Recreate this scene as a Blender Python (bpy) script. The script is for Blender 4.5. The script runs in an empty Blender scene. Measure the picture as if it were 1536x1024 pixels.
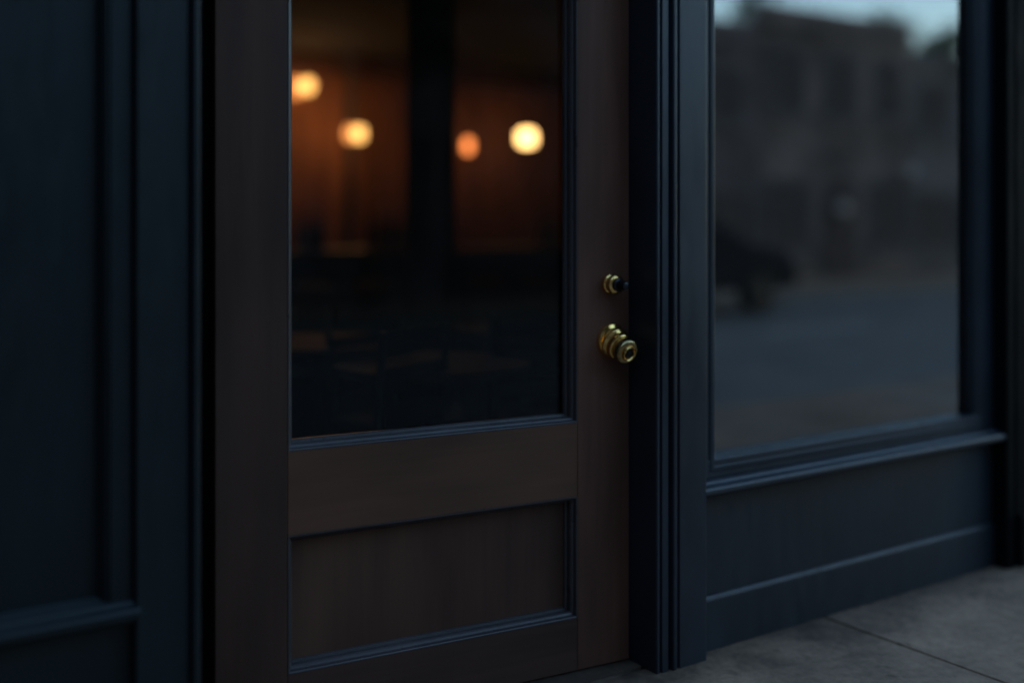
import bpy, bmesh, math, random
from mathutils import Vector, Matrix
R = math.radians
random.seed(7)
scene = bpy.context.scene
C = scene.collection

# ------------------------------------------------------------------ materials
def mat(name):
    m = bpy.data.materials.new(name); m.use_nodes = True
    nt = m.node_tree
    return m, nt, nt.nodes, nt.links, nt.nodes['Principled BSDF']

def noise(nt, scale, detail=4, rough=.55, stretch=None, coord='Object', dist=0):
    tc = nt.nodes.new('ShaderNodeTexCoord')
    n = nt.nodes.new('ShaderNodeTexNoise')
    n.inputs['Scale'].default_value = scale
    n.inputs['Detail'].default_value = detail
    n.inputs['Roughness'].default_value = rough
    n.inputs['Distortion'].default_value = dist
    if stretch:
        mp = nt.nodes.new('ShaderNodeMapping'); mp.inputs['Scale'].default_value = stretch
        nt.links.new(tc.outputs[coord], mp.inputs['Vector']); nt.links.new(mp.outputs[0], n.inputs['Vector'])
    else:
        nt.links.new(tc.outputs[coord], n.inputs['Vector'])
    return n

def ramp(nt, src, stops):
    r = nt.nodes.new('ShaderNodeValToRGB')
    e = r.color_ramp.elements
    while len(e) < len(stops): e.new(.5)
    for k, (p, c) in zip(e, stops):
        k.position = p; k.color = (c[0], c[1], c[2], 1) if not isinstance(c, float) else (c, c, c, 1)
    nt.links.new(src, r.inputs[0]); return r

def bump(nt, src, bsdf, strength, dist):
    b = nt.nodes.new('ShaderNodeBump'); b.inputs['Strength'].default_value = strength
    b.inputs['Distance'].default_value = dist
    nt.links.new(src, b.inputs['Height']); nt.links.new(b.outputs[0], bsdf.inputs['Normal'])

def paint(name, col, rough=.4, spec=.5, var=.35):
    m, nt, N, L, B = mat(name)
    n = noise(nt, 3.5, 6, .6, (1, 1, .45))
    lo = [c*(1-var) for c in col]; hi = [c*(1+var) for c in col]
    L.new(ramp(nt, n.outputs[0], [(.3, lo), (.7, hi)]).outputs[0], B.inputs['Base Color'])
    n2 = noise(nt, 26, 5, .65, (1, 1, .3))
    L.new(ramp(nt, n2.outputs[0], [(.3, rough-.07), (.72, rough+.12)]).outputs[0], B.inputs['Roughness'])
    n3 = noise(nt, 220, 3, .6, (1, 1, .08))
    n5 = noise(nt, 6, 2, .4, (1, 1, .35))
    ma = N.new('ShaderNodeMath'); ma.operation = 'MULTIPLY_ADD'; ma.inputs[1].default_value = 7.0
    L.new(n5.outputs[0], ma.inputs[0]); L.new(n3.outputs[0], ma.inputs[2])
    bump(nt, ma.outputs[0], B, .3, .0006)
    B.inputs['Specular IOR Level'].default_value = spec
    return m

def wood(name, dark, light, axis='z', rough=.42, spec=.4, scale=1.0):
    m, nt, N, L, B = mat(name)
    st = {'z': (38, 38, 1.6), 'x': (1.6, 38, 38), 'y': (38, 1.6, 38)}[axis]
    n = noise(nt, 1.3*scale, 8, .62, st, dist=.6)
    n2 = noise(nt, 2.2, 3, .5, {'z': (3, 3, .6), 'x': (.6, 3, 3), 'y': (3, .6, 3)}[axis])
    r1 = ramp(nt, n.outputs[0], [(.1, dark), (.9, light)])
    r2 = ramp(nt, n2.outputs[0], [(.3, .62), (.72, 1.3)])
    mx = N.new('ShaderNodeMix'); mx.data_type = 'RGBA'; mx.blend_type = 'MULTIPLY'
    mx.inputs[0].default_value = 1
    L.new(r1.outputs[0], mx.inputs[6]); L.new(r2.outputs[0], mx.inputs[7])
    L.new(mx.outputs[2], B.inputs['Base Color'])
    L.new(ramp(nt, n.outputs[0], [(.3, rough+.12), (.7, rough-.04)]).outputs[0], B.inputs['Roughness'])
    bump(nt, n.outputs[0], B, .3, .0008)
    B.inputs['Specular IOR Level'].default_value = spec
    return m

def plain(name, col, rough=.6, metal=0, spec=.5, nscale=9, var=.25):
    m, nt, N, L, B = mat(name)
    n = noise(nt, nscale, 4)
    L.new(ramp(nt, n.outputs[0], [(.3, [c*(1-var) for c in col]), (.7, [c*(1+var) for c in col])]).outputs[0], B.inputs['Base Color'])
    B.inputs['Roughness'].default_value = rough; B.inputs['Metallic'].default_value = metal
    B.inputs['Specular IOR Level'].default_value = spec
    return m

def glass(name, ior, tint=(.9, .92, .92)):
    m, nt, N, L, B = mat(name)
    N.remove(B); out = N['Material Output']
    fr = N.new('ShaderNodeFresnel'); fr.inputs['IOR'].default_value = ior
    tr = N.new('ShaderNodeBsdfTransparent'); tr.inputs[0].default_value = (*tint, 1)
    gl = N.new('ShaderNodeBsdfGlossy'); gl.inputs['Roughness'].default_value = .0
    mx = N.new('ShaderNodeMixShader')
    # use the outer-medium IOR on both faces of the thin pane
    geo = N.new('ShaderNodeNewGeometry')
    inv = N.new('ShaderNodeMath'); inv.operation = 'DIVIDE'; inv.inputs[0].default_value = 1.0; inv.inputs[1].default_value = ior
    sel = N.new('ShaderNodeMix'); sel.data_type = 'FLOAT'
    L.new(geo.outputs['Backfacing'], sel.inputs[0]); sel.inputs[2].default_value = ior; sel.inputs[3].default_value = ior
    L.new(sel.outputs[0], fr.inputs['IOR'])
    N.remove(inv)
    L.new(fr.outputs[0], mx.inputs[0]); L.new(tr.outputs[0], mx.inputs[1]); L.new(gl.outputs[0], mx.inputs[2])
    L.new(mx.outputs[0], out.inputs['Surface'])
    return m

def emit(name, col, strength):
    m, nt, N, L, B = mat(name)
    B.inputs['Base Color'].default_value = (.01, .01, .01, 1)
    B.inputs['Emission Color'].default_value = (*col, 1)
    B.inputs['Emission Strength'].default_value = strength
    return m

NAVY = (.0142, .0198, .0280)
M = {}
M['navy'] = paint('navy paint', NAVY, .40, .5)
M['navy_panel'] = paint('navy panel paint', (.0120, .0180, .0250), .46, .45)
M['teal'] = paint('shaded teal paint', (.0052, .0118, .0145), .42, .45)  # darker than the navy: the left side's shade put into the colour
M['pier_black'] = paint('pier black', (.0015, .0028, .0036), .7, .06)  # near-black colour over the whole pilaster
M['black'] = plain('gap shade black', (.003, .003, .0035), .8, spec=.2)  # stands in for the shade in the gap beside the door
M['door_v'] = wood('door wood upright', (.080, .037, .023), (.122, .056, .035), 'z', .46, .35)
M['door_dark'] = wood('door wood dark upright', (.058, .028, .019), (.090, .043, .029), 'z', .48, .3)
M['door_low'] = wood('door wood shaded across', (.060, .030, .021), (.100, .049, .034), 'x', .48, .3)  # darkened copy: shade towards the door's foot put into the colour
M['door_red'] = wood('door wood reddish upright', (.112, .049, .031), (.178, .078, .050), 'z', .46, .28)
M['door_h'] = wood('door wood across', (.114, .050, .029), (.170, .075, .044), 'x', .46, .35)
M['door_bead'] = paint('dark bead stain', (.050, .040, .041), .32, .55)
M['brass'] = plain('aged brass', (1.0, .60, .20), .09, 1, nscale=60, var=.12)
M['brass_dark'] = plain('tarnished brass', (.46, .33, .15), .18, 1, nscale=60, var=.3)
M['steel'] = plain('dark steel', (.05, .05, .055), .35, 1)
M['keyhole'] = plain('keyhole black', (.004, .004, .004), .6)
M['glass'] = glass('door glass', 1.38)
M['glass_win'] = glass('shop window glass', 3.4)
M['lining'] = plain('dark lining', (.004, .004, .005), .9, spec=.1)

# pavement
m, nt, N, L, B = mat('concrete pavement')
n = noise(nt, 1.7, 8, .65); n2 = noise(nt, 28, 6, .7); n3 = noise(nt, .55, 4, .5)
r = ramp(nt, n.outputs[0], [(.32, (.165, .108, .072)), (.5, (.295, .192, .128)), (.68, (.415, .270, .180))])
n4 = noise(nt, 8, 3, .5)
r2 = ramp(nt, n2.outputs[0], [(.25, .55), (.6, 1.05), (.8, 1.25)])
r4 = ramp(nt, n4.outputs[0], [(.30, .52), (.36, 1.0)])
m4 = N.new('ShaderNodeMix'); m4.data_type = 'RGBA'; m4.blend_type = 'MULTIPLY'; m4.inputs[0].default_value = 1
L.new(r2.outputs[0], m4.inputs[6]); L.new(r4.outputs[0], m4.inputs[7])
mx = N.new('ShaderNodeMix'); mx.data_type = 'RGBA'; mx.blend_type = 'MULTIPLY'; mx.inputs[0].default_value = 1
L.new(r.outputs[0], mx.inputs[6]); L.new(m4.outputs[2], mx.inputs[7])
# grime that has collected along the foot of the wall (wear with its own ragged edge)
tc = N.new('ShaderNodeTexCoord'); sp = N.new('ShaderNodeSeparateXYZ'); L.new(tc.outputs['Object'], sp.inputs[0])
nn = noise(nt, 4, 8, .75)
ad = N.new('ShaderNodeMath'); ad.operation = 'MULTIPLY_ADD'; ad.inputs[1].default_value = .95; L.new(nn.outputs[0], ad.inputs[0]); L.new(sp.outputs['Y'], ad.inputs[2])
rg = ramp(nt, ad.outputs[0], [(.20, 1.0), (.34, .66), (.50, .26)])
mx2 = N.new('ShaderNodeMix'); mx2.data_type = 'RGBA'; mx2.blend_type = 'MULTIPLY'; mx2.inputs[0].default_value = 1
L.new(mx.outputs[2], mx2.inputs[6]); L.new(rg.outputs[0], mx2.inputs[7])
L.new(mx2.outputs[2], B.inputs['Base Color'])
L.new(ramp(nt, n3.outputs[0], [(.35, .6), (.65, .85)]).outputs[0], B.inputs['Roughness'])
bump(nt, n2.outputs[0], B, .35, .003)
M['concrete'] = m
M['joint'] = plain('joint dirt', (.012, .012, .012), .95)
M['kerb'] = plain('kerb stone', (.16, .16, .155), .8)
M['asphalt'] = plain('asphalt', (.150, .136, .124), .75, nscale=2.2, var=.35)
M['earth'] = plain('earth', (.05, .055, .04), .95, nscale=.3)
M['white_line'] = plain('road paint', (.4, .4, .38), .7, nscale=14)

# interior
M['panel_wood'] = wood('cafe wall wood', (.10, .042, .020), (.17, .075, .036), 'z', .75, .1)
M['stain_wall'] = plain('cafe plaster', (.05, .026, .016), .9, spec=.1)
M['cafe_floor'] = wood('cafe floorboards', (.006, .006, .006), (.012, .011, .011), 'y', .8, .0)
M['ceiling'] = plain('cafe ceiling', (.022, .02, .018), .9, spec=.1)
M['column'] = paint('blue black paint', (.014, .019, .026), .55, .3)
M['iron'] = plain('black iron', (.012, .012, .013), .5)
M['table'] = wood('cafe table wood', (.030, .014, .007), (.052, .024, .012), 'x', .6, .06)
M['bar'] = plain('bar front black', (.008, .008, .009), .6)
M['bar_top'] = wood('bar top wood', (.085, .033, .013), (.15, .058, .023), 'x', .5, .25)
M['cloth'] = plain('seat leather', (.012, .007, .005), .8, spec=.05)
# street
M['brick'] = plain('dark brick', (.088, .078, .086), .9, nscale=1.1, var=.4)
M['tan'] = plain('tan render', (.128, .108, .108), .9, nscale=.55, var=.6)
M['grey'] = plain('grey render', (.112, .110, .122), .9, nscale=.55, var=.55)
M['slate'] = plain('slate roof', (.05, .052, .06), .8, nscale=2)
M['trim'] = plain('building trim', (.085, .090, .110), .8)
M['dark_glass'] = plain('far window glass', (.075, .068, .070), .7, spec=.04)
M['bark'] = plain('bark', (.06, .045, .035), .95, nscale=12)
M['leaf'] = plain('leaves', (.035, .05, .022), .8, nscale=2.5, var=.5)
M['car'] = plain('car paint', (.022, .023, .028), .65, spec=.03, var=.05)
M['tyre'] = plain('tyre', (.012, .012, .012), .9)
M['rim'] = plain('rim', (.02, .02, .022), .7, 0)
M['tail'] = plain('lamp lens red', (.2, .015, .012), .3)
M['head'] = plain('lamp lens clear', (.4, .4, .42), .2)
M['far_door'] = plain('far door paint', (.085, .072, .074), .8, spec=.04)
M['globe_off'] = plain('white globe', (.42, .40, .40), .4, var=.05)

# ------------------------------------------------------------------ mesh helpers
def box(bm, x0, x1, y0, y1, z0, z1, mtx=None):
    vs = [bm.verts.new(Vector((x, y, z))) for z in (z0, z1) for y in (y0, y1) for x in (x0, x1)]
    if mtx:
        for v in vs: v.co = mtx @ v.co
    for f in ((0, 2, 3, 1), (4, 5, 7, 6), (0, 1, 5, 4), (2, 6, 7, 3), (0, 4, 6, 2), (1, 3, 7, 5)):
        bm.faces.new([vs[i] for i in f])

def bx(*a):
    bm = bmesh.new(); box(bm, *a); return bm

def ring_frame(bm, x0, x1, z0, z1, prof):
    """mitred moulding round a rectangle in the xz plane; prof = closed list of (inset, y)"""
    loops = []
    for i, y in prof:
        loops.append([bm.verts.new((a, y, b)) for a, b in ((x0+i, z0+i), (x1-i, z0+i), (x1-i, z1-i), (x0+i, z1-i))])
    n = len(loops)
    for k in range(n):
        A, Bq = loops[k], loops[(k+1) % n]
        for j in range(4):
            bm.faces.new((A[j], A[(j+1) % 4], Bq[(j+1) % 4], Bq[j]))

def extrude_x(bm, x0, x1, prof):
    """closed (y,z) profile swept along x with end caps"""
    a = [bm.verts.new((x0, y, z)) for y, z in prof]; b = [bm.verts.new((x1, y, z)) for y, z in prof]
    n = len(prof)
    for k in range(n): bm.faces.new((a[k], a[(k+1) % n], b[(k+1) % n], b[k]))
    bm.faces.new(a[::-1]); bm.faces.new(b)

def extrude_z(bm, z0, z1, prof):
    a = [bm.verts.new((x, y, z0)) for x, y in prof]; b = [bm.verts.new((x, y, z1)) for x, y in prof]
    n = len(prof)
    for k in range(n): bm.faces.new((a[k], a[(k+1) % n], b[(k+1) % n], b[k]))
    bm.faces.new(a[::-1]); bm.faces.new(b)

def lathe(bm, prof, seg=40, mtx=None, cap=True):
    """prof = (r, h) along +z, then mtx"""
    rings = []
    for r, h in prof:
        rg = [bm.verts.new(Vector((r*math.cos(2*math.pi*k/seg), r*math.sin(2*math.pi*k/seg), h))) for k in range(seg)]
        if mtx:
            for v in rg: v.co = mtx @ v.co
        rings.append(rg)
    for A, Bq in zip(rings, rings[1:]):
        for k in range(seg): bm.faces.new((A[k], A[(k+1) % seg], Bq[(k+1) % seg], Bq[k]))
    if cap:
        bm.faces.new(rings[0][::-1]); bm.faces.new(rings[-1])

def tube(bm, pts, rads, seg=8):
    rings = []
    for i, p in enumerate(pts):
        p = Vector(p)
        d = (Vector(pts[min(i+1, len(pts)-1)]) - Vector(pts[max(i-1, 0)])).normalized()
        u = d.orthogonal().normalized() if abs(d.z) > .95 else d.cross(Vector((0, 0, 1))).normalized()
        w = d.cross(u)
        rings.append([bm.verts.new(p + rads[i]*(u*math.cos(2*math.pi*k/seg) + w*math.sin(2*math.pi*k/seg))) for k in range(seg)])
    for A, Bq in zip(rings, rings[1:]):
        for k in range(seg): bm.faces.new((A[k], A[(k+1) % seg], Bq[(k+1) % seg], Bq[k]))
    bm.faces.new(rings[0][::-1]); bm.faces.new(rings[-1])

def obj(name, bm, m, parent=None, bevel=0, smooth=False, seg=2):
    bmesh.ops.recalc_face_normals(bm, faces=bm.faces)
    me = bpy.data.meshes.new(name); bm.to_mesh(me); bm.free()
    me.materials.append(m)
    if smooth:
        for p in me.polygons: p.use_smooth = True
    o = bpy.data.objects.new(name, me); C.objects.link(o)
    if bevel:
        b = o.modifiers.new('Bevel', 'BEVEL'); b.width = bevel; b.segments = seg
        b.limit_method = 'ANGLE'; b.angle_limit = R(30)
    if smooth:
        me.set_sharp_from_angle(angle=R(38))
    if parent: o.parent = parent
    return o

def tag(o, label, cat, group=None):
    o['label'] = label; o['category'] = cat
    if group: o['group'] = group
    return o

def thing(name, label, cat, loc=(0, 0, 0), rz=0, group=None):
    o = bpy.data.objects.new(name, None); C.objects.link(o)
    o.location = loc; o.rotation_euler = (0, 0, rz); o.empty_display_size = .1
    return tag(o, label, cat, group)

def struct(name, bm, m, **k):
    o = obj(name, bm, m, **k); o['kind'] = 'structure'; return o

def dup(root, loc, rz, label=None, scale=None):
    r = root.copy(); C.objects.link(r); r.location = loc; r.rotation_euler = (0, 0, rz)
    if label: r['label'] = label
    if scale: r.scale = scale
    for ch in list(root.children):
        c = ch.copy(); C.objects.link(c); c.parent = r
        for g in ch.children:
            d = g.copy(); C.objects.link(d); d.parent = c
    return r

# ================================================================== FACADE
YB = .25          # back of the facade
ZT = 2.62         # head of the shopfront

# ---- left panelled bay
bay = thing('panelled_bay', 'shade-darkened teal panelled wall bay with moulded ledge left of the door', 'wall panel', (-.95, 0, 0))
def rel(bm, o):
    for v in bm.verts: v.co -= Vector(o.location)
    return bm
def part(name, bm, m, parent, **k): return obj(name, rel(bm, parent), m, parent, **k)
part('panel', bx(-1.22, -.710, .006, YB-.02, .48, ZT-.1), M['teal'], bay)
bm = bmesh.new()
ring_frame(bm, -1.25, -.6965, .462, ZT-.08, [(0, -.020), (.005, -.022), (.008, -.017), (.013, -.014), (.0145, -.003), (.0185, -.001), (.0185, .021), (0, .021)])
part('panel_moulding', bm, M['teal'], bay, bevel=.0015)
bm = bmesh.new(); box(bm, -.6963, -.651, -.024, YB, .462, ZT)
part('stile', bm, M['teal'], bay, bevel=.003)
bm = bmesh.new(); box(bm, -1.25, -.651, -.012, YB, .4235, .462)
part('rail', bm, M['teal'], bay, bevel=.002)
bm = bmesh.new()
extrude_x(bm, -1.25, -.643, [(-.004, .4628), (-.004, .4225), (-.034, .4225), (-.036, .430), (-.050, .432), (-.054, .437), (-.054, .452), (-.050, .457), (-.034, .461), (-.029, .4665), (-.0205, .4715), (-.004, .4715)])
part('sill', bm, M['teal'], bay, bevel=.0015)
bm = bmesh.new(); box(bm, -1.25, -.651, -.012, YB, 0, .422)
part('lower_panel', bm, M['teal'], bay)

# ---- door frame (casings, jambs, head)
fr = thing('door_frame', 'navy painted door frame of stepped upright casings around the brown door', 'door frame', (.13, 0, 0))
bm = bmesh.new()
extrude_z(bm, 0, ZT, [(-.650, YB), (-.650, -.030), (-.6485, -.036), (-.6475, -.037), (-.644, -.040), (-.541, -.040), (-.538, -.034), (-.534, -.034), (-.532, -.047), (-.529, -.050), (-.5185, -.050), (-.5135, -.0435), (-.5135, YB)])
part('casing', bm, M['teal'], fr, bevel=.0012)
bm = bmesh.new()
extrude_z(bm, 0, ZT, [(.767, YB), (.767, -.046), (.770, -.050), (.778, -.050), (.780, -.042), (.783, -.042), (.786, -.052), (.808, -.052), (.811, -.049),
                      (.813, -.030), (.8195, -.030), (.8215, -.056), (.8245, -.059), (.834, -.059), (.837, -.054), (.840, -.048), (.846, -.048), (.849, -.055), (.950, -.055), (.954, -.051), (.954, YB)])
part('casing', bm, M['navy'], fr, bevel=.0012)
part('gap_shade', bx(-.512, -.36, .252, .275, 0, 2.14), M['black'], fr)  # black strip closing the gap, its shade put into the colour
bm = bmesh.new(); box(bm, -.5135, .767, -.03, YB, 2.145, ZT)
part('head', bm, M['navy'], fr, bevel=.003)
part('threshold', bx(-.5125, .766, .012, YB, 0.0005, .004), M['concrete'], fr)

# ---- the door: hinge line at left, standing a hair open towards the street
PX, PY, ROT = .7635, .062, R(5.98)
W = 1.170
hx, hy = PX - W*math.cos(ROT), PY + W*math.sin(ROT)
door = thing('door', 'dark brown wooden shop door with tall glass pane and brass knob', 'door', (hx, hy, 0), -ROT)
T = .060          # leaf thickness: front face y=0, back y=T (door local frame, x from hinge)
SL, SR = .175, .172
gx0, gx1, gz0, gz1 = SL, W-SR, .691, 1.98
px0, px1, pz0, pz1 = SL, W-SR, .153, .487
ZB, ZD = .008, 2.135
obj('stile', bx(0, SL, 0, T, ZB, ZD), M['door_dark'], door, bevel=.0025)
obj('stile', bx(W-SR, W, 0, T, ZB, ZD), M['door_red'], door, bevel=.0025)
e = .0006
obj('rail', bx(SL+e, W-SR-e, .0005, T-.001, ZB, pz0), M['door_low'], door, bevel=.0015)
obj('rail', bx(SL+e, W-SR-e, .0005, T-.001, pz1, gz0), M['door_h'], door, bevel=.0015)
obj('rail', bx(SL+e, W-SR-e, .0005, T-.001, gz1, ZD), M['door_h'], door, bevel=.0015)
obj('panel', bx(px0+.004, px1-.004, .040, .054, pz0+.004, pz1-.004), M['door_v'], door)
prof_door = [(.0002, -.0004), (.0026, -.0006), (.0050, .0012), (.0072, .0115), (.0122, .0140), (.0126, .0150), (.0150, .0185), (.0155, .0320), (.0203, .0335), (.0222, .0385), (.0225, .0460), (.0002, .0460)]
bm = bmesh.new(); ring_frame(bm, px0, px1, pz0, pz1, prof_door)
obj('panel_moulding', bm, M['door_bead'], door, bevel=.0004)
bm = bmesh.new(); ring_frame(bm, gx0, gx1, gz0, gz1, prof_door)
obj('glazing_bead', bm, M['door_bead'], door, bevel=.0004)
obj('pane', bx(gx0+.006, gx1-.006, .047, .052, gz0+.006, gz1-.006), M['glass'], door)
# knob set: the whole knob hangs slightly loose, drooping on its rose
ax = Matrix.Rotation(R(90), 4, 'X')        # lathe axis +z -> -y (towards the street)
def put(x, z, droop=0, yaw=0, y=0):
    return Matrix.Translation((x, y, z)) @ Matrix.Rotation(R(yaw), 4, 'Z') @ Matrix.Rotation(R(droop), 4, 'X') @ ax @ Matrix.Scale(1.22, 4)
KX, KZ = W-.060, .912
bm = bmesh.new(); lathe(bm, [(.0395, -.001), (.0400, .004), (.0375, .008), (.030, .010), (.0285, .016), (.026, .018)], 48, put(KX, KZ))
knob = obj('door_knob', bm, M['brass'], door, smooth=True)      # rose plate, carries the grip
k2 = put(KX, KZ-.002, 20, 4, y=-.006)
bm = bmesh.new()
lathe(bm, [(.0335, .004), (.0362, .008), (.0362, .013), (.0335, .016), (.0305, .018), (.0300, .026), (.0318, .029), (.0318, .033), (.0295, .0355), (.0270, .036)], 48, k2)
obj('collar', bm, M['brass'], knob, smooth=True)
bm = bmesh.new()
lathe(bm, [(.0265, .034), (.0275, .040), (.0300, .0435), (.0310, .048), (.0308, .056), (.0290, .0605), (.0262, .0625), (.0225, .0630), (.0190, .0625), (.0180, .060)], 48, k2)
obj('grip', bm, M['brass_dark'], knob, smooth=True)
bm = bmesh.new()
lathe(bm, [(.0190, .058), (.0192, .0630), (.0168, .0682), (.0156, .0688), (.0146, .0682), (.0122, .0635), (.0120, .058)], 48, k2)
obj('key_ring', bm, M['brass'], knob, smooth=True)
bm = bmesh.new(); lathe(bm, [(.0124, .058), (.0124, .0615), (.006, .0618), (.0055, .0645), (.0035, .0652)], 32, k2)
obj('keyhole', bm, M['keyhole'], knob, smooth=True)
DX, DZ = W-.068, 1.072
d2 = put(DX, DZ, 3, 6)
bm = bmesh.new(); lathe(bm, [(.0215, -.001), (.0235, .004), (.0225, .009), (.0195, .011), (.0190, .018), (.0185, .020)], 40, d2)
bolt = obj('deadbolt', bm, M['brass'], door, smooth=True)
bm = bmesh.new(); lathe(bm, [(.0195, .0195), (.0215, .022), (.0215, .027), (.0195, .029), (.0165, .030)], 40, d2)
obj('collar', bm, M['brass'], bolt, smooth=True)
bm = bmesh.new(); lathe(bm, [(.0155, .029), (.0150, .036), (.0115, .038), (.0105, .056), (.0085, .0605), (.004, .062)], 32, d2)
obj('cylinder', bm, M['steel'], bolt, smooth=True)

# ---- shop window right of the door
win = thing('shop_window', 'large shop window in navy frame mirroring the dusky street', 'window', (1.7, 0, .47))
wx0, wx1, wz0 = .9545, 2.428, .4995
bm = bmesh.new()
ring_frame(bm, wx0, wx1, wz0-.0005, ZT-.005, [(0, -.006), (.052, -.006), (.0545, -.002), (.0545, YB-.03), (0, YB-.03)])
part('frame', bm, M['navy'], win, bevel=.002)
bm = bmesh.new()
ring_frame(bm, wx0+.055, wx1-.055, wz0+.0128, ZT-.062, [(0, -.004), (.006, -.008), (.018, -.009), (.022, -.004), (.030, .002), (.036, .010), (.038, .0385), (.038, .058), (0, .058)])
bead = part('glazing_bead', bm, M['navy'], win, bevel=.001)
part('pane', bx(wx0+.085, wx1-.085, .040, .046, wz0+.044, ZT-.094), M['glass_win'], win)
bm = bmesh.new()
extrude_x(bm, .947, 2.4295, [(YB-.04, .4985), (YB-.04, .452), (-.030, .452), (-.033, .458), (-.050, .460), (-.0555, .466), (-.0555, .478), (-.051, .484), (-.030, .489), (-.026, .495), (-.012, .4985)])
part('sill', bm, M['navy'], win, bevel=.002)
bm = bmesh.new()
box(bm, 1.0, 2.42, .50, .51, .5, ZT); box(bm, 1.0, 1.008, .23, .499, .5, ZT); box(bm, 2.412, 2.42, .23, .499, .5, ZT)
box(bm, 1.0, 2.42, .23, .51, .490, .4995)
part('display_lining', bm, M['lining'], win)
rise = thing('stall_riser', 'navy boarded stall riser with plinth below the shop window', 'wall panel', (1.7, 0, 0))
part('panel', bx(.955, 2.4295, 0, YB, .1585, .451), M['navy_panel'], rise)
bm = bmesh.new()
extrude_x(bm, .955, 2.4295, [(YB, 0), (-.010, 0), (-.010, .145), (-.008, .150), (-.002, .157), (YB, .157)])
part('plinth', bm, M['navy_panel'], rise, bevel=.001)

# ---- pier beyond the window
pier = thing('pilaster', 'near-black pilaster standing at the far end of the shop window', 'pilaster', (2.7, 0, 0))
bm = bmesh.new()
extrude_z(bm, 0, ZT, [(2.4305, YB), (2.4305, -.056), (2.4345, -.060), (2.474, -.060), (2.478, -.050), (2.486, -.050), (2.490, -.060), (2.80, -.060), (2.80, YB)])
part('shaft', bm, M['pier_black'], pier, bevel=.0015)
bm = bmesh.new(); box(bm, 2.492, 2.803, -.078, -.0605, 0, .19)
part('base', bm, M['pier_black'], pier, bevel=.004)

# ---- the building that carries the shopfront
shop = thing('shop_building', 'navy fronted cafe building that holds the door and windows', 'building', (1, 3, 0))
bm = bmesh.new()
box(bm, -1.25, 8.2, -.02, YB, ZT+.001, 6.0)
box(bm, 2.801, 8.2, 0, YB, 0, ZT)
part('front_wall', bm, M['navy'], shop)
bm = bmesh.new(); extrude_x(bm, -1.25, 8.2, [(-.0205, ZT+.05), (-.10, ZT+.08), (-.10, ZT+.14), (-.14, ZT+.18), (-.14, ZT+.22), (-.0205, ZT+.24)])
part('cornice', bm, M['navy'], shop)
part('side_wall', bx(-1.45, -1.251, .0, 8.8, 0, 6.0), M['stain_wall'], shop)
part('side_wall', bx(8.201, 8.4, .0, 8.8, 0, 6.0), M['stain_wall'], shop)
bm = bmesh.new(); box(bm, -1.25, 8.2, 8.6, 8.8, 0, 6.0)
part('back_wall', bm, M['stain_wall'], shop)
part('ceiling', bx(-1.25, 8.2, YB+.001, 8.599, 3.0, 3.1), M['ceiling'], shop)
part('roof', bx(-1.45, 8.4, -.02, 8.8, 6.001, 6.2), M['slate'], shop)
bm = bmesh.new()
x = -1.2
while x < 8.1:
    box(bm, x, x+.47, 8.56, 8.585, .12, 2.75); x += .50
box(bm, -1.25, 8.2, 8.586, 8.599, .05, 2.82)
pan = part('wall_panelling', bm, M['panel_wood'], shop, bevel=.004)
struct('floor', bx(-1.25, 8.2, YB+.001, 8.6, -.1, .0), M['cafe_floor'])

# ---- unseen block added at the left to cut off the sky
blocker = thing('sky_blocker', 'unseen dark brick block added to shade the teal panelled bay', 'building', (-4, -1, 0))
bm = bmesh.new(); box(bm, -9, -1.46, -1.30, 6, .0, 7.5)
part('wall', bm, M['brick'], blocker)
bm = bmesh.new(); box(bm, -9.1, -1.40, -1.40, 6.1, 7.501, 7.75)
part('parapet', bm, M['trim'], blocker)

# ================================================================== GROUND
bm = bmesh.new()
xs = [-9.5, -7.6, -5.7, -3.8, -2.2, -.40, .555, 1.507, 2.46, 3.41, 4.36]
xs += [4.36+.95*k for k in range(1, 40)]
ys = [-.012+.02, -1.02, -2.05, -3.05]
for i in range(len(xs)-1):
    for j in range(3):
        g = .0048
        box(bm, xs[i]+g, xs[i+1]-g, ys[j+1]+g, ys[j]-g, -.05, 0)
box(bm, -.512, .766, .010, YB, -.05, -.001)
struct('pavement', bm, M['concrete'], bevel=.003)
struct('joint_bed', bx(-9.5, 42, -3.049, .24, -.08, -.035), M['joint'])
struct('kerb', bx(-30, 60, -3.20, -3.051, -.2, .0), M['kerb'], bevel=.015)
struct('road', bx(-40, 70, -11.0, -3.2, -.2, -.12), M['asphalt'])
bm = bmesh.new()
for k in range(-8, 14): box(bm, k*4.5, k*4.5+2, -7.15, -7.03, -.119, -.1155)
struct('road_marking', bm, M['white_line'])
struct('far_kerb', bx(-40, 70, -11.15, -11.001, -.2, .0), M['kerb'], bevel=.015)
struct('far_pavement', bx(-40, 70, -13.9, -11.151, -.2, -.002), M['concrete'])
bm = bmesh.new(); box(bm, -900, 900, -900, 900, -.6, -.21)
struct('ground', bm, M['earth'])

# ================================================================== CAFE INTERIOR
CAM = Vector((-1.3335, -2.3926, 1.25)); PHI = R(34.603)
FW = Vector((math.sin(PHI), math.cos(PHI), 0)); RT = Vector((math.cos(PHI), -math.sin(PHI), 0))
def spot(u, D):     # plan position of a thing D metres into the room
    return CAM + D*(FW + (u-768)/1700*RT)

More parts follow.
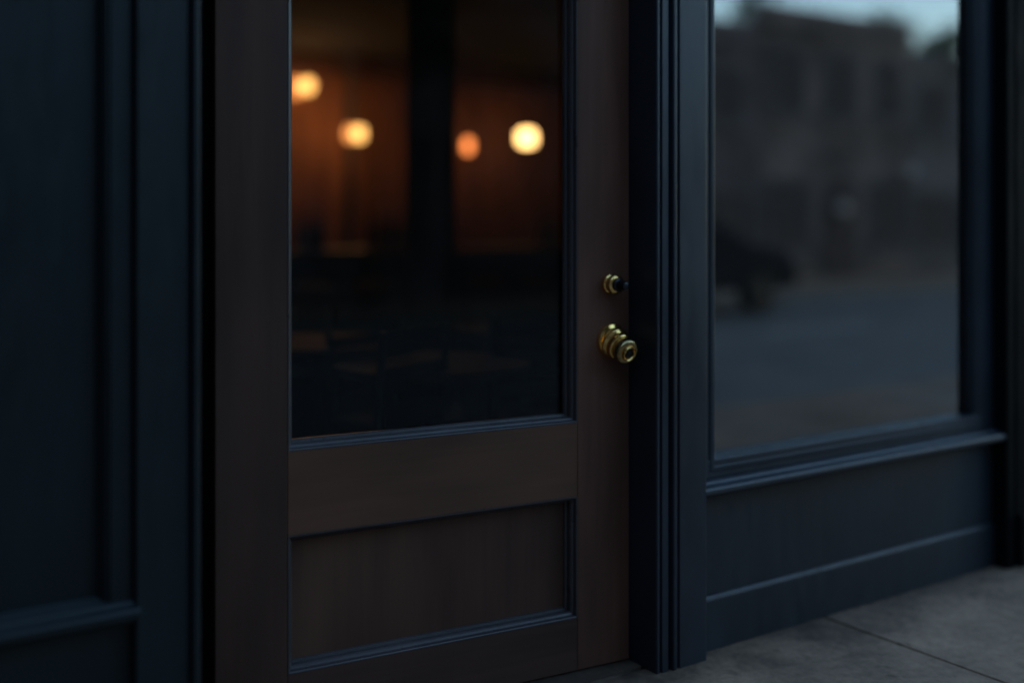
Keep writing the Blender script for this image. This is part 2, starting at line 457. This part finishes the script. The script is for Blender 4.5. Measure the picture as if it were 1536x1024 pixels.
def table(label, x, y, first=[None]):
    if first[0] is None:
        t = thing('cafe_table', label, 'table', (x, y, 0), 0, 'cafe tables')
        bm = bmesh.new(); lathe(bm, [(.34, .722), (.35, .727), (.35, .745), (.345, .75)], 40)
        obj('tabletop', bm, M['table'], t, smooth=True)
        bm = bmesh.new(); lathe(bm, [(.03, .035), (.025, .1), (.025, .65), (.06, .7215)], 20)
        obj('pedestal', bm, M['iron'], t, smooth=True)
        bm = bmesh.new(); lathe(bm, [(.23, .0), (.23, .015), (.12, .03), (.04, .0345)], 32)
        obj('base', bm, M['iron'], t, smooth=True)
        first[0] = t
    else:
        t = dup(first[0], (x, y, 0), 0, label)
    return t
def chair(label, x, y, rz, first=[None]):
    if first[0] is None:
        t = thing('cafe_chair', label, 'chair', (x, y, 0), rz, 'cafe chairs')
        bm = bmesh.new(); box(bm, -.2, .2, -.2, .2, .43, .47); obj('seat', bm, M['cloth'], t, bevel=.015)
        for sx in (-1, 1):
            bm = bmesh.new(); tube(bm, [(sx*.17, -.17, .429), (sx*.19, -.19, 0)], [.018, .012]); obj('leg', bm, M['iron'], t)
            bm = bmesh.new(); tube(bm, [(sx*.18, .24, .90), (sx*.175, .205, .5), (sx*.18, .22, .2), (sx*.19, .25, 0)], [.013, .016, .016, .012]); obj('leg', bm, M['iron'], t)
        bm = bmesh.new()
        for z in (.62, .74, .86): box(bm, -.165, .165, .205+.02*(z-.5), .225+.02*(z-.5), z-.04, z+.04)
        obj('backrest', bm, M['cloth'], t, bevel=.006)
        first[0] = t
    else:
        t = dup(first[0], (x, y, 0), rz, label)
    return t
p = spot(478, 4.7); table('round wooden cafe table behind the left side of the door glass', p.x, p.y)
q = spot(470, 4.0); chair('dark cafe chair on the near side of the leftmost table', q.x+.05, q.y-.25, R(205))
p = spot(785, 5.3); table('round wooden cafe table behind the right side of the door glass', p.x, p.y)
q = spot(800, 4.5); chair('dark cafe chair in front of the rightmost table', q.x, q.y, R(150))
p = spot(648, 4.0); table('round wooden cafe table lowest in the middle of the door glass', p.x, p.y)
q = spot(600, 4.5); chair('dark cafe chair tucked behind the middle table', q.x, q.y, R(10))
# bar
p0 = spot(640, 7.2)
bar = thing('bar_counter', 'long dark bar counter with warm wooden top across the back of the cafe', 'bar counter', (3.7, 5.85, 0))
part('front', bx(.9, 6.6, 5.90, 6.35, 0, .96), M['bar'], bar, bevel=.005)
part('countertop', bx(.85, 6.65, 5.76, 6.40, .961, 1.01), M['bar_top'], bar, bevel=.008)
bm = bmesh.new(); tube(bm, [(.95, 5.82, .2), (6.55, 5.82, .2)], [.02, .02]); part('foot_rail', bm, M['brass_dark'], bar)
for n_, (u, hgt) in enumerate(((452, .30), (468, .26), (481, .31), (556, .29), (573, .25), (588, .30), (604, .27), (812, .29), (828, .26))):
    kk = (6.08-CAM.y)/(FW + (u-768)/1700*RT).y; p = spot(u, kk)
    b_ = thing('bottle', 'dark bottle standing in the row left of the column on the bar counter' if u < 700 else 'dark bottle at the right end of the view of the bar counter', 'bottle', (p.x, p.y, 1.0105), 0, 'bottles on the bar counter')
    bm = bmesh.new(); lathe(bm, [(.036, 0), (.038, .005), (.038, hgt*.58), (.030, hgt*.68), (.014, hgt*.76), (.013, hgt)], 18)
    obj('body', bm, M['bar'], b_, smooth=True)
    bm = bmesh.new(); lathe(bm, [(.0145, hgt+.0005), (.0145, hgt+.03)], 14); obj('cap', bm, M['brass_dark'], b_, smooth=True)
def stool(label, x, y, first=[None]):
    if first[0] is None:
        t = thing('bar_stool', label, 'stool', (x, y, 0), 0, 'bar stools')
        bm = bmesh.new(); lathe(bm, [(.16, .70), (.18, .72), (.18, .755), (.15, .77)], 32); obj('seat', bm, M['bar_top'], t, smooth=True)
        for k in range(4):
            a = R(45+90*k); c, s = math.cos(a), math.sin(a)
            bm = bmesh.new(); tube(bm, [(.12*c, .12*s, .699), (.21*c, .21*s, 0)], [.014, .012]); obj('leg', bm, M['iron'], t)
        bm = bmesh.new()
        tube(bm, [(.178*math.cos(R(45+15*k)), .178*math.sin(R(45+15*k)), .25) for k in range(25)], [.008]*25, 6); obj('foot_ring', bm, M['iron'], t)
        first[0] = t
    else: t = dup(first[0], (x, y, 0), R(20), label)
for u, lab in ((470, 'wooden bar stool at the left end of the counter'), (560, 'wooden bar stool left of the dark column'), (725, 'wooden bar stool right of the dark column'), (800, 'wooden bar stool at the right of the counter')):
    d = CAM*0; k = (5.45-CAM.y)/(FW + (u-768)/1700*RT).y
    p = spot(u, k); stool(lab, p.x, p.y)
# columns
p = spot(648, 6.3)
col = thing('column', 'wide blue black column in the middle of the cafe', 'column', (p.x, p.y, 0), -PHI)
obj('shaft', bx(-.125, .125, -.125, .125, .2005, 2.999), M['column'], col, bevel=.01)
obj('base', bx(-.15, .15, -.15, .15, 0, .20), M['column'], col, bevel=.01)
p = spot(526, (8.38-CAM.y)/(FW + (526-768)/1700*RT).y)
col = thing('post', 'slim dark iron post below the paired lamps', 'post', (p.x, p.y, 0))
bm = bmesh.new(); lathe(bm, [(.05, .02), (.04, .1), (.036, 1.2), (.036, 2.9), (.06, 2.999)], 24)
obj('shaft', bm, M['iron'], col, smooth=True)
bm = bmesh.new(); lathe(bm, [(.09, 0), (.09, .015), (.06, .0195)], 24); obj('base', bm, M['iron'], col, smooth=True)
# pendant lamps: (u, v, D, radius, emission colour, strength, watts)
def back(u, y): return (y-CAM.y)/(FW + (u-768)/1700*RT).y
# (u, v, distance of the row from the front, half width, half height, glow colour, strength, watts)
lamps = [
 (462, 129, 8.05, .056, .074, (1, .46, .11), .75, 1.6, 'yellow glowing lamp highest at the left of the door glass'),
 (444, 132, 8.25, .060, .095, (1, .31, .07), .42, .8, 'amber lamp half hidden by the left stile'),
 (539, 201, 7.95, .058, .074, (1, .48, .12), .75, 1.6, 'yellow lamp of the pair above the slim post'),
 (525, 201, 8.20, .052, .078, (1, .31, .07), .42, .8, 'orange lamp of the pair above the slim post'),
 (702, 219, 8.15, .046, .078, (1, .25, .060), .75, .25, 'small deep orange lamp right of the dark column'),
 (790, 207, 7.90, .098, .088, (1, .54, .18), 1.6, .6, 'brightest white lamp near the right edge of the door glass'),
]
for u, v, yl, rx, rz_, ec, st, watt, lab in lamps:
    D = back(u, yl); p = spot(u, D); z = 1.25 + (330-v)/1700*D
    t = thing('pendant_lamp', lab, 'lamp', (p.x, p.y, z), 0, 'lit pendant lamps in the cafe')
    bm = bmesh.new()
    pr = []
    for k in range(21):
        a = math.pi*k/20; c_, s_ = -math.cos(a), math.sin(a)
        pr.append((max(.003, rx*abs(s_)**.55), rz_*math.copysign(abs(c_)**.7, c_)))
    lathe(bm, pr, 36); obj('glass_shade', bm, emit('lamp glow', ec, st), t, smooth=True)
    bm = bmesh.new(); lathe(bm, [(.03, rz_*.995), (.032, rz_+.03), (.01, rz_+.06)], 20); obj('cap', bm, M['iron'], t, smooth=True)
    bm = bmesh.new(); tube(bm, [(0, 0, rz_+.055), (0, 0, 2.999-z)], [.004, .004], 6); obj('cord', bm, M['iron'], t)
    for dx in (-1, 1):      # the light of one lamp, given off on both sides of its shade
        li = bpy.data.lights.new('lamp_light', 'POINT'); li.energy = watt/2; li.color = (1, .46, .17); li.shadow_soft_size = .03
        lo = bpy.data.objects.new('lamp_light', li); C.objects.link(lo); lo.parent = t; lo.location = (dx*(rx+.05), .02, .02)

# ================================================================== STREET ACROSS THE ROAD (seen mirrored in the glass)
def building(name_label, cat, x0, x1, y1, h, m, floors, nwin, parapet=.35, roof=None, shopfloor=True, depth=9):
    b = thing('building', name_label, cat, ((x0+x1)/2, y1, 0))
    y0 = y1-depth
    part('wall', bx(x0, x1, y0, y1, -.1, h), m, b)
    if roof == 'gable':
        bm = bmesh.new()
        rh = 1.5
        extr = [(x0-.25, h), (x1+.25, h), ((x0+x1)/2, h+rh)]
        a = [bm.verts.new((x, y1+.2, z+.002)) for x, z in extr]; c = [bm.verts.new((x, y0-.2, z+.002)) for x, z in extr]
        bm.faces.new(a); bm.faces.new(c[::-1])
        for k in range(3): bm.faces.new((a[k], a[(k+1) % 3], c[(k+1) % 3], c[k]))
        rf = part('roof', bm, M['slate'], b)
        bm = bmesh.new(); box(bm, x0+1, x0+1.7, y1-3, y1-2.3, h+.2, h+2.0); part('chimney', bm, M['brick'], b)
    else:
        bm = bmesh.new(); box(bm, x0-.06, x1+.06, y0-.06, y1+.10, h+.001, h+.18)
        box(bm, x0, x1, y1-.2, y1+.04, h+.181, h+.18+parapet)
        part('cornice', bm, M['trim'] if floors > 2 else m, b)
    fh = h/floors
    w = (x1-x0)/nwin
    for f in range(floors):
        for k in range(nwin):
            cx_ = x0+w*(k+.5); zb = f*fh
            if f == 0 and shopfloor and k == nwin//2:
                d = part('door', bx(cx_-.5, cx_+.5, y1+.001, y1+.06, 0, 2.15), M['far_door'], b)
                continue
            ww, z0, z1 = (w*.40, zb+.55, zb+min(fh-.5, 2.7)) if (f == 0 and shopfloor) else (min(.62, w*.3), zb+.85, zb+min(fh-.35, 2.5))
            bm = bmesh.new()
            ring_frame(bm, cx_-ww, cx_+ww, z0, z1, [(0, y1+.001), (0, y1+.06), (.08, y1+.06), (.08, y1+.001)])
            box(bm, cx_-ww-.08, cx_+ww+.08, y1+.001, y1+.12, z0-.1, z0-.001)
            fr_ = part('window', bm, M['trim'], b)
            o = obj('pane', rel(bx(cx_-ww+.075, cx_+ww-.075, y1+.002, y1+.03, z0+.075, z1-.075), b), M['dark_glass'], fr_)
    return b
building('tall dark brick block across the road at the left', 'building', -34, -6, -14, 13.5, M['brick'], 4, 9)  # unseen; this and the next block made taller to cut off the left sky
building('grey rendered block across the road facing the door', 'building', -5.9, 5.2, -14, 10.5, M['grey'], 3, 5)
building('dark brick shop across the road behind the parked car', 'building', 5.3, 16.25, -14, 4.75, M['brick'], 2, 5)
building('tan rendered house mirrored in the middle of the shop window', 'building', 16.3, 21.3, -14, 5.25, M['tan'], 2, 3)
building('grey flat roofed house mirrored at the right of the shop window', 'building', 21.35, 29.0, -14.1, 4.85, M['grey'], 2, 4, parapet=.2)
building('low brick house at the far end of the mirrored street', 'building', 30.5, 42, -14, 5.6, M['brick'], 2, 4)
# alley end behind the trees
bm = bmesh.new()
rnd = random.Random(3)
import mathutils
nx, ny = 60, 14
vs = []
for j in range(ny):
    for i in range(nx):
        x = -60+i*4.0; y = -46-j*6.0
        h = 9*math.exp(-((j-7)/4.5)**2)*(.7+.35*math.sin(x*.06+1)+.15*math.sin(x*.19)) + rnd.uniform(-.3, .3)
        vs.append(bm.verts.new((x, y, max(h, 0)-.25 if 0 < j < ny-1 else -.4)))
for j in range(ny-1):
    for i in range(nx-1):
        a = j*nx+i; bm.faces.new((vs[a], vs[a+1], vs[a+nx+1], vs[a+nx]))
struct('hill', bm, M['leaf'])

def tree(label, x, y, h, cr, seed, n=2600):
    rnd = random.Random(seed)
    t = thing('tree', label, 'tree', (x, y, 0), 0, 'street trees across the road')
    bm = bmesh.new()
    tube(bm, [(0, 0, -.05), (.03, .02, h*.2), (-.04, .05, h*.42), (.02, 0, h*.62)], [.16, .13, .10, .05])
    tips = []
    for k in range(9):
        a = rnd.uniform(0, 6.28); z0 = h*rnd.uniform(.3, .55); L_ = cr*rnd.uniform(.55, 1.0)
        e_ = Vector((L_*math.cos(a), L_*math.sin(a), z0+h*rnd.uniform(.12, .38)))
        tube(bm, [(0, .02, z0), tuple(e_*.5+Vector((0, 0, z0*.5+.1))), tuple(e_)], [.05, .035, .012], 6); tips.append(e_)
    obj('trunk', bm, M['bark'], t)
    bm = bmesh.new()
    tips += [Vector((rnd.gauss(0, cr*.35), rnd.gauss(0, cr*.35), h*rnd.uniform(.6, .93))) for _ in range(10)]
    for k in range(n):
        c = tips[rnd.randrange(len(tips))]
        d = Vector((rnd.gauss(0, 1), rnd.gauss(0, 1), rnd.gauss(0, .8))); d = d*(.27*cr/1.6)
        p = c+d; s = rnd.uniform(.05, .12)
        u = Vector((rnd.uniform(-1, 1), rnd.uniform(-1, 1), rnd.uniform(-1, 1))).normalized(); w = u.orthogonal().normalized()
        bm.faces.new([bm.verts.new(p+s*q) for q in (u, w*.6, -u, -w*.6)])
    obj('crown', bm, M['leaf'], t)
    return t
tree('thin tree rising behind the roofs left of the tan house', 26.6, -24, 10.6, 1.1, 2, 1300)
tree('broad tree behind the tan house roof', 28.6, -24.5, 9.0, 1.8, 5, 5200)
tree('rounded tree behind the right end of the tan house', 32.2, -24, 9.35, 1.7, 9, 3600)
tree('small tree showing over the joint of tan and grey houses', 35.0, -24, 9.6, 1.2, 4, 1800)
tree('tree behind the grey flat roofed house', 37.8, -24.5, 9.2, 1.7, 6, 3000)
tree('tree on the far pavement facing the cafe door', 3.6, -12.8, 6.5, 2.0, 8)

# parked car
def car(label, x, y, rz):
    t = thing('parked_car', label, 'car', (x, y, -.12), rz)
    prof = [(-2.15, .35), (-2.2, .62), (-2.1, .86), (-1.35, .96), (-.75, 1.42), (.45, 1.45), (1.15, .98), (1.95, .86), (2.15, .66), (2.15, .35)]
    bm = bmesh.new()
    rings = []
    for yy, sc in ((-.86, .0), (-.80, .04), (0, .06), (.80, .04), (.86, .0)):
        rings.append([bm.verts.new((px, yy*(1 if z < 1 else .80), z+sc)) for px, z in prof])
    n = len(prof)
    for A, B_ in zip(rings, rings[1:]):
        for k in range(n): bm.faces.new((A[k], A[(k+1) % n], B_[(k+1) % n], B_[k]))
    bm.faces.new(rings[0]); bm.faces.new(rings[-1][::-1])
    obj('body', bm, M['car'], t, bevel=.05, seg=3, smooth=True)
    for s in (-1, 1):
        bm = bmesh.new()
        for pts in (((-1.15, .98), (-.70, 1.36), (-.2, 1.38), (-.2, .98)), ((-.12, .98), (-.12, 1.38), (.42, 1.38), (.95, 1.0))):
            a = [bm.verts.new((px, s*(.868-(.172*(z-.96)/.45)), z)) for px, z in pts]; bm.faces.new(a)
            c = [bm.verts.new((px, s*(.835-(.172*(z-.96)/.45)), z)) for px, z in pts]; bm.faces.new(c[::-1])
            for k in range(4): bm.faces.new((a[k], a[(k+1) % 4], c[(k+1) % 4], c[k]))
        obj('side_window', bm, M['dark_glass'], t)
        obj('headlight', bx(2.05, 2.17, s*.66-.16, s*.66+.16, .62, .76), M['head'], t, bevel=.03)
        obj('tail_light', bx(-2.21, -2.1, s*.66-.15, s*.66+.15, .66, .82), M['tail'], t, bevel=.03)
        for px in (-1.35, 1.35):
            mt = Matrix.Translation((px, s*.78, .32)) @ Matrix.Rotation(R(90), 4, 'X')
            bm = bmesh.new(); lathe(bm, [(.2, -.10), (.30, -.10), (.32, -.07), (.32, .07), (.30, .10), (.2, .10)], 28, mt)
            w = obj('wheel', bm, M['tyre'], t, smooth=True)
            bm = bmesh.new(); lathe(bm, [(.2, -.104), (.19, -.09), (.05, -.112), (.05, .112), (.19, .09), (.2, .104)], 20, mt); obj('rim', bm, M['rim'], w)
    return t
car('dark saloon car parked across the road, mirrored low in the shop window', 9.7, -9.95, 0)

def globe(label, x, z):
    t = thing('wall_lamp', label, 'lamp', (x, -14, z), 0, 'unlit wall lamps on the tan house')
    bm = bmesh.new(); lathe(bm, [(.002+.16*math.sin(math.pi*k/12), .16*-math.cos(math.pi*k/12)) for k in range(13)], 20, Matrix.Translation((0, .3, 0)))
    obj('globe', bm, M['globe_off'], t, smooth=True)
    bm = bmesh.new(); tube(bm, [(0, .001, -.1), (0, .2, -.2), (0, .3, -.162)], [.02, .02, .02]); obj('bracket', bm, M['iron'], t)
globe('pale globe wall lamp at the right of the tan house', 20.9, 2.35)
globe('pale globe wall lamp in the middle of the tan house', 18.55, 1.5)

# ================================================================== LIGHT, SKY, CAMERA
SUN_EL, SUN_AZ = R(7.0), R(75)       # low dusk sun beyond the right end of the street, azimuth from +y towards +x
w = bpy.data.worlds.new('World'); scene.world = w; w.use_nodes = True
nt = w.node_tree
sky = nt.nodes.new('ShaderNodeTexSky'); sky.sky_type = 'NISHITA'; sky.sun_disc = False
sky.sun_elevation = SUN_EL; sky.sun_rotation = SUN_AZ
sky.air_density = 1.0; sky.dust_density = .15; sky.ozone_density = 2.0
nt.links.new(sky.outputs[0], nt.nodes['Background'].inputs['Color'])
nt.nodes['Background'].inputs['Strength'].default_value = .15
sl = bpy.data.lights.new('sun', 'SUN'); sl.energy = .01; sl.angle = R(10); sl.color = (1, .85, .7)
so = bpy.data.objects.new('sun', sl); C.objects.link(so)
dirv = Vector((math.sin(SUN_AZ)*math.cos(SUN_EL), math.cos(SUN_AZ)*math.cos(SUN_EL), math.sin(SUN_EL)))
so.rotation_euler = dirv.to_track_quat('Z', 'Y').to_euler()

cd = bpy.data.cameras.new('camera'); co = bpy.data.objects.new('camera', cd); C.objects.link(co)
co.location = CAM; co.rotation_euler = (R(90), 0, -PHI)
cd.sensor_width = 36; cd.lens = 1700/1536*36
cd.shift_y = -182/1536
cd.clip_start = .05; cd.clip_end = 3000
cd.dof.use_dof = True; cd.dof.focus_distance = 2.94; cd.dof.aperture_fstop = .56
scene.camera = co
scene.view_settings.view_transform = 'Standard'; scene.view_settings.look = 'None'
scene.view_settings.exposure = 2.3; scene.view_settings.gamma = 1
scene.render.engine = 'CYCLES'
scene.cycles.use_denoising = True
scene.cycles.max_bounces = 8; scene.cycles.transparent_max_bounces = 12
scene.cycles.sample_clamp_indirect = 6
